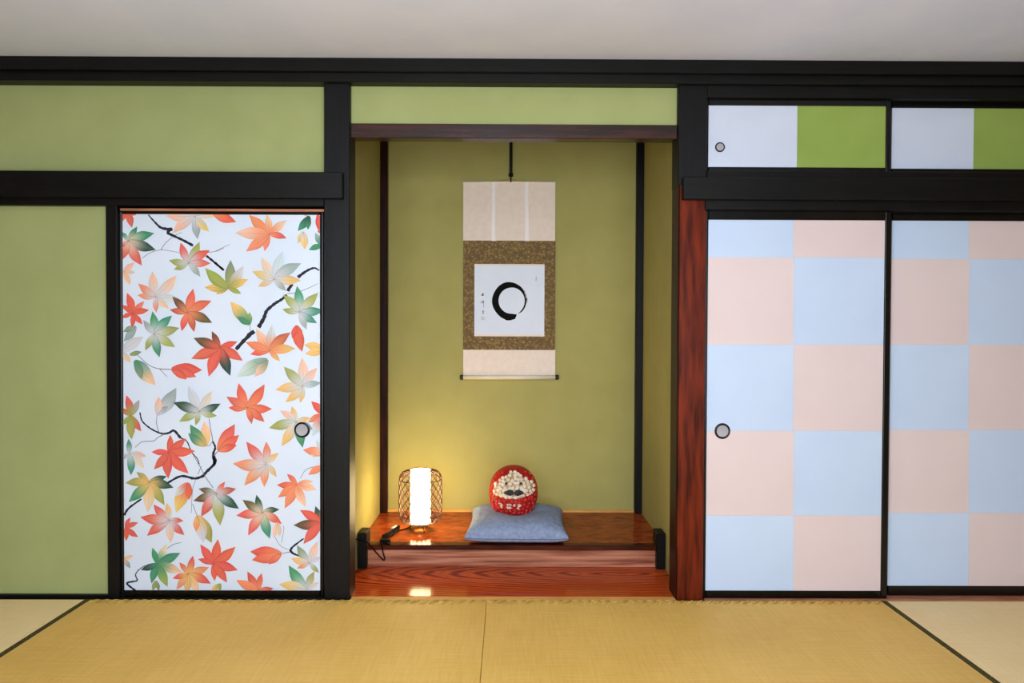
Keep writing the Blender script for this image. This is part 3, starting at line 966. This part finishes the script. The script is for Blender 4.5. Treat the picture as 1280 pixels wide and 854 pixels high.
# ------------------------------------------------------------------ lantern
LC = PZ(525.5, 663, PLZ)
lamp = thing('table_lantern', LC, 'glowing white table lantern in a brown bamboo lattice cage', 'lamp')
KX = (D + LC.y) / F                         # metres per pixel at the lantern
cr = 26.5 * KX
tr = 13.5 * KX
zb, zt = PZ(525, 663, PLZ).z + 0.042, P(525, 587.5, LC.y).z
prof = []                                   # (radius, height) of the cage: flat ends, rounded shoulders
for i in range(25):
    t = i / 24
    z = zb + (zt - zb) * t
    e = 0.16
    if t < e:
        q = 1 - t / e
    elif t > 1 - e:
        q = 1 - (1 - t) / e
    else:
        q = 0
    prof.append((tr + (cr - tr) * math.sqrt(max(0.0, 1 - q ** 2.2)) * (0.97 + 0.03 * math.sin(math.pi * t)), z))
sh = bmesh.new()
SHR = 12.3 * KX
add_lathe(sh, [(SHR, zb + 0.004), (SHR, zt - 0.002)], (LC.x, LC.y, 0), 'Z', 40, caps=False)
shade = from_bm('lamp_shade', sh, 'glow', lamp, smooth=True)
sh = bmesh.new()
add_lathe(sh, [(0.001, zt - 0.002), (tr * 0.96, zt - 0.002)], (LC.x, LC.y, 0), 'Z', 40, caps=False)
from_bm('diffuser', sh, 'glow', lamp)
strip_me = {}
NST = 18
for sgn in (1, -1):
    bm = bmesh.new()
    pts = []
    for i, (r, z) in enumerate(prof):
        a = sgn * math.radians(118) * (i / 24)
        rr = r + 0.0007 * sgn
        pts.append(Vector((rr * math.cos(a), rr * math.sin(a), z - PLZ)))
    add_tube(bm, pts, 0.0024, 4)
    me = bpy.data.meshes.new('bamboo_strip')
    bmesh.ops.recalc_face_normals(bm, faces=bm.faces[:])
    bm.to_mesh(me)
    bm.free()
    me.materials.append(M['bamboo'])
    strip_me[sgn] = me
for k in range(NST):
    for sgn in (1, -1):
        o = bpy.data.objects.new('bamboo_strip', strip_me[sgn])
        o.rotation_euler.z = (k + (0.25 if sgn < 0 else 0)) * math.tau / NST
        link(o, lamp)
for i, rad in ((24, 0.0032), (20, 0.0022), (4, 0.0022), (0, 0.0032)):
    r, z = prof[i]
    bm = bmesh.new()
    add_tube(bm, [(LC.x + r * math.cos(a * math.tau / 48), LC.y + r * math.sin(a * math.tau / 48), z) for a in range(48)], rad, 6, True)
    from_bm('hoop', bm, 'bamboo', lamp, smooth=True)
for k in range(3):
    a = math.radians(-62 + 120 * k)
    bm = bmesh.new()
    ca, sa = math.cos(a), math.sin(a)
    q = 0.16
    pts = [(LC.x + tr * math.cos(a - q), LC.y + tr * math.sin(a - q), zb), (LC.x + 0.055 * ca - 0.004 * sa, LC.y + 0.055 * sa + 0.004 * ca, PLZ + 0.003),
           (LC.x + 0.058 * ca, LC.y + 0.058 * sa, PLZ + 0.0017), (LC.x + 0.055 * ca + 0.004 * sa, LC.y + 0.055 * sa - 0.004 * ca, PLZ + 0.003), (LC.x + tr * math.cos(a + q), LC.y + tr * math.sin(a + q), zb)]
    add_tube(bm, pts, 0.0016, 6)
    from_bm('wire_leg', bm, 'wire', lamp, smooth=True)
bm = bmesh.new()
add_lathe(bm, [(0.012, zb - 0.012), (0.022, zb - 0.008), (0.022, zb + 0.002), (tr * 0.98, zb + 0.003)], (LC.x, LC.y, 0), 'Z', 24, caps=False)
from_bm('lamp_holder', bm, 'wire', lamp, smooth=True)
# cord, bundled, over the platform edge and back to the post
def onp(x, y, lift=0.004):
    q = PZ(x, y, PLZ + lift)
    return q


c_pts = [Vector((LC.x - 0.012, LC.y - 0.01, zb - 0.006)), onp(516, 657, 0.012), onp(508, 661), onp(497, 664), onp(487, 668), onp(480, 672), onp(477.5, 678), Vector((P(477.5, 683, PLY).x, PLY - 0.004, PLZ + 0.002)),
         P(479, 692, PLY - 0.006), P(481, 698, PLY - 0.006), P(479.5, 700.4, PLY - 0.006), P(473, 694, PLY - 0.008), P(466, 686, PLY - 0.012), P(459, 678, PLY - 0.03), P(450, 675.5, PLY - 0.033), P(444, 674, PLY - 0.04)]
bm = bmesh.new()
add_tube(bm, smooth_path(c_pts, 6), 0.0033, 6)
from_bm('power_cord', bm, 'cable', lamp, smooth=True)
bm = bmesh.new()
for j in range(4):
    lift = 0.005 + 0.005 * (j % 2)
    e = (j - 1.5) * 1.1
    loop = [onp(478, 671 + e, lift), onp(486, 667.5 + e, lift + 0.004), onp(494, 662 + e, lift + 0.004), onp(499, 658.5 + e * 0.8, lift), onp(497, 663 + e * 0.5, lift), onp(488, 669.5 + e * 0.5, lift)]
    add_tube(bm, smooth_path(loop + loop[:1], 5), 0.0038, 5)
from_bm('cord_bundle', bm, 'cable', lamp, smooth=True)
bm = bmesh.new()
a, b = onp(490.5, 666.5, 0.012), onp(496.5, 663, 0.012)
add_tube(bm, [a, a + (b - a) * 0.1, a + (b - a) * 0.9, b], [0.004, 0.008, 0.008, 0.004], 8)
sw = from_bm('cord_switch', bm, 'cable', lamp, smooth=True)
bm = bmesh.new()
a, b = onp(490, 660.5, 0.013), onp(495.5, 657.5, 0.013)
add_tube(bm, [a, b], 0.006, 6)
from_bm('cord_tag', bm, 'tape', lamp, smooth=True)
bm = bmesh.new()
q0, q1 = P(474.5, 680, PLY), P(487, 685.5, PLY)
add_box(bm, q0.x, q1.x, PLY + 0.004, PLY + 0.034, PLZ + 0.0005, PLZ + 0.024, 0.004)
from_bm('plug', bm, 'cable', lamp)
bm = bmesh.new()
add_tube(bm, smooth_path([onp(478, 671, 0.01), onp(482, 675, 0.016), onp(487, 681, 0.012)]), 0.0025, 5)
add_tube(bm, smooth_path([onp(478, 671, 0.01), onp(476, 677, 0.012), onp(477, 681.5, 0.014)]), 0.0025, 5)
from_bm('plug_lead', bm, 'cable', lamp, smooth=True)

# ------------------------------------------------------------------ cushion
CC = Vector((P(646, 680, PLY + 0.25).x, PLY + 0.236, PLZ))
cu = thing('floor_cushion', CC, 'square blue grey floor cushion under the red bead doll', 'cushion')
HA, TH = 0.262, 0.115
NN = 44


def cushion_pt(u, v, side):
    cornr = (abs(u) * abs(v)) ** 3
    x = u * HA * (1 - 0.055 * (1 - v * v) * u * u + 0.012 * cornr)
    y = v * HA * (1 - 0.055 * (1 - u * u) * v * v + 0.012 * cornr)
    prof_ = max(0.0, (1 - abs(u) ** 3.2)) * max(0.0, (1 - abs(v) ** 3.2))
    h = prof_ ** 0.33
    seam = TH * (0.30 + 0.08 * cornr)
    edge = max(abs(u), abs(v))
    wr_ = noise.noise(Vector((u * 9 + 3, v * 9, side * 5))) * 0.013 * (edge ** 3) + noise.noise(Vector((u * 3, v * 3 + 7, side))) * 0.004
    pl = 0.0055 * math.sin(27 * (u if abs(v) > abs(u) else v) + 3 * u) * edge ** 6
    if side > 0:
        dent = 0.030 * math.exp(-((u * 1.0 - 0.0) ** 2 + (v - 0.02) ** 2) / 0.16)
        z = seam + (TH * 1.06 - seam) * h - dent + (wr_ + pl) * min(1, 4 * prof_ + 0.2)
    else:
        z = seam - seam * h + (wr_ * 0.3) * prof_
        z = max(z, 0.001)
    return Vector((CC.x + x + 0.0, CC.y + y, PLZ + z))


bm = bmesh.new()
grid = {}
for side in (1, -1):
    for i in range(NN + 1):
        for j in range(NN + 1):
            u, v = math.sin((i / NN * 2 - 1) * math.pi / 2 * 0.98) / math.sin(math.pi / 2 * 0.98), math.sin((j / NN * 2 - 1) * math.pi / 2 * 0.98) / math.sin(math.pi / 2 * 0.98)
            if side < 0 and (i in (0, NN) or j in (0, NN)):
                grid[side, i, j] = grid[1, i, j]
            else:
                grid[side, i, j] = bm.verts.new(cushion_pt(u, v, side))
    for i in range(NN):
        for j in range(NN):
            bm.faces.new((grid[side, i, j], grid[side, i + 1, j], grid[side, i + 1, j + 1], grid[side, i, j + 1]))
# a slight turn on the platform
rot = Matrix.Rotation(math.radians(-1.2), 4, 'Z')
for v in bm.verts:
    v.co = CC + rot @ (v.co - CC)
from_bm('cover', bm, 'cushion', cu, CC, True)
bm = bmesh.new()
loop = []
for k in range(4):
    for i in range(16):
        t = -1 + 2 * i / 16
        u, v = ((t, -1), (1, t), (-t, 1), (-1, -t))[k]
        loop.append(CC + rot @ (cushion_pt(u, v, 1) - CC))
add_tube(bm, loop, 0.0022, 5, True)
from_bm('seam', bm, 'piping', cu, CC, True)

# ------------------------------------------------------------------ beaded doll
DC = Vector((P(641.7, 612, 0.70).x, 0.71, 0))
KD = (D + DC.y) / F
ztop, zbot = P(641, 581.5, DC.y).z, P(641, 645.5, DC.y).z
dh = ztop - zbot
drx = 30.6 * KD
DC.z = zbot
doll = thing('bead_doll', DC, 'round red roly-poly doll with cream bead face and dark moustache', 'doll')


def body_r(t):
    """half width at height fraction t"""
    a = (t - 0.47) / (0.53 if t > 0.47 else 0.525)
    return max(0.0, 1 - abs(a) ** 2.25) ** 0.5


def body_pt(s, t, off=0.0):
    """front surface point: s in -1..1 across the body width, t = height fraction"""
    r = body_r(t)
    q = max(-1.0, min(1.0, s / max(r, 0.05)))
    dep = 0.86 * drx
    y = -math.sqrt(max(0.0, 1 - q * q)) * r * dep
    p = Vector((s * drx, y, t * dh))
    nrm = Vector((p.x / drx ** 2, y / dep ** 2, (t - 0.47) * dh / (0.55 * dh) ** 2)).normalized()
    return DC + p + nrm * off, nrm


bm = bmesh.new()
rings = []
for i in range(33):
    t = 0.5 - 0.5 * math.cos(math.pi * i / 32)
    r = body_r(t)
    if i == 32:
        r = 0.03
    ring = []
    for k in range(40):
        a = k * math.tau / 40
        ring.append(bm.verts.new(DC + Vector((r * drx * math.cos(a), r * drx * 0.86 * math.sin(a), t * dh))))
    rings.append(ring)
for A, B in zip(rings, rings[1:]):
    for k in range(40):
        bm.faces.new((A[k], A[(k + 1) % 40], B[(k + 1) % 40], B[k]))
bm.faces.new(rings[0])
bm.faces.new(rings[-1])
from_bm('body', bm, 'dar_red', doll, DC, True)


def dz(u, v):
    """enlarged-crop coordinates -> s, t on the doll"""
    t = (756 - v) / 684.0                    # the belly bulges towards the viewer, so marks sit a little higher
    return (u - 446) / 330.0, t + 0.105 - 0.07 * t


FACE = [dz(*q) for q in ((415, 158), (470, 163), (530, 195), (600, 245), (690, 285), (725, 385), (690, 440), (500, 492), (350, 492), (198, 455), (188, 350), (260, 275), (330, 222))]


def inside(p, poly):
    r = False
    n = len(poly)
    for i in range(n):
        (x0, y0), (x1, y1) = poly[i], poly[i - 1]
        if (y0 > p[1]) != (y1 > p[1]) and p[0] < (x1 - x0) * (p[1] - y0) / (y1 - y0) + x0:
            r = not r
    return r


def scatter(test, sep, tries, seed):
    rnd = random.Random(seed)
    out = []
    for _ in range(tries):
        p = (rnd.uniform(-1, 1), rnd.uniform(0.03, 0.97))
        if not test(p):
            continue
        if all((p[0] - q[0]) ** 2 + ((p[1] - q[1]) * 2.09) ** 2 > sep * sep for q in out):
            out.append(p)
    return out


def bead(bm, s, t, r, off=0.0, flat=0.55, hole=False):
    c, n = body_pt(s, t, off)
    rotm = n.to_track_quat('Z', 'Y').to_matrix().to_4x4()
    m = Matrix.Translation(c) @ rotm
    prof_ = [(r * 0.9, -0.002), (r, r * flat * 0.4), (r * 0.78, r * flat * 0.9), (r * 0.35, r * flat * 0.75 if hole else r * flat), (0.0006, r * flat * (0.45 if hole else 1.02))]
    rg = []
    for (rr, hh) in prof_:
        rg.append([bm.verts.new(m @ Vector((rr * math.cos(k * math.tau / 9), rr * math.sin(k * math.tau / 9), hh))) for k in range(9)])
    for A, B in zip(rg, rg[1:]):
        for k in range(9):
            bm.faces.new((A[k], A[(k + 1) % 9], B[(k + 1) % 9], B[k]))


bm = bmesh.new()                            # cream backing the face beads are glued to
gf = {}
for i in range(41):
    for j in range(41):
        q = (-0.85 + 1.75 * i / 40, 0.42 + 0.56 * j / 40)
        gf[i, j] = (q, inside(q, FACE))
vv = {}
for i in range(40):
    for j in range(40):
        ks = ((i, j), (i + 1, j), (i + 1, j + 1), (i, j + 1))
        if all(gf[k][1] for k in ks):
            for k in ks:
                if k not in vv:
                    vv[k] = bm.verts.new(body_pt(*gf[k][0], 0.002)[0])
            bm.faces.new([vv[k] for k in ks])
from_bm('face_backing', bm, 'cream_back', doll, DC, True)
bm = bmesh.new()
for i, (s, t) in enumerate(scatter(lambda p: inside(p, FACE), 0.112, 9000, 3)):
    bead(bm, s, t, drx * random.uniform(0.066, 0.084), 0.001, 0.7, True)
for i in range(19):                         # row of small beads along the lower lip of the face
    a = i / 18
    u, v = 198 + (690 - 198) * a, 452 + 42 * math.sin(math.pi * a) ** 0.8 - 8 * a
    bead(bm, *dz(u, v), drx * 0.05, 0.001, 0.7)
o = from_bm('cream_beads', bm, 'white_bead', doll, DC, True)
o['kind'] = 'stuff'


def red_zone(p):
    if inside(p, FACE):
        return False
    r = body_r(p[1])
    if abs(p[0]) > r * 0.93:
        return False
    return p[1] < 0.52 or (abs(p[0]) > 0.42 and p[1] < 0.9)


bm = bmesh.new()
for (s, t) in scatter(red_zone, 0.12, 9000, 5):
    bead(bm, s, t, drx * random.uniform(0.052, 0.08), 0.0, 0.6, random.random() < 0.5)
o = from_bm('red_beads', bm, 'red_bead', doll, DC, True)
o['kind'] = 'stuff'
for (u, v) in ((355, 307), (537, 307)):
    bm = bmesh.new()
    bead(bm, *dz(u, v), drx * 0.055, 0.008, 0.9)
    from_bm('eye', bm, 'dark_bead', doll, smooth=True)
for sg, pts in ((-1, ((322, 430), (350, 405), (395, 383), (430, 390), (452, 415), (445, 450), (405, 462), (355, 448))), (1, ((582, 432), (550, 405), (515, 384), (480, 388), (450, 412), (455, 445), (495, 466), (545, 450)))):
    bm = bmesh.new()
    f, b = [], []
    for (u, v) in pts:
        f.append(bm.verts.new(body_pt(*dz(u, v), 0.013)[0]))
        b.append(bm.verts.new(body_pt(*dz(u, v), 0.004)[0]))
    cu_, cv_ = sum(q[0] for q in pts) / 8, sum(q[1] for q in pts) / 8
    cvt = bm.verts.new(body_pt(*dz(cu_, cv_), 0.018)[0])
    for k in range(8):
        bm.faces.new((f[k], f[(k + 1) % 8], cvt))
        bm.faces.new((f[k], b[k], b[(k + 1) % 8], f[(k + 1) % 8]))
    from_bm('moustache', bm, 'moustache', doll)
# row of small pale bead marks on the belly (too blurred to read)
MK = [[(268, 578), (290, 582), (302, 600), (290, 618), (300, 634)],
      [(372, 590), (392, 586), (412, 592), (372, 620), (376, 638), (394, 640), (410, 634), (398, 622)],
      [(448, 598), (458, 588), (462, 602)],
      [(508, 590), (524, 592), (534, 602), (522, 612), (508, 616), (496, 636), (512, 646)]]
for grp in MK:
    bm = bmesh.new()
    for (u, v) in grp:
        bead(bm, *dz(u, v), drx * 0.036, 0.007, 0.7)
    o = from_bm('pale_mark', bm, 'white_bead', doll, smooth=True)
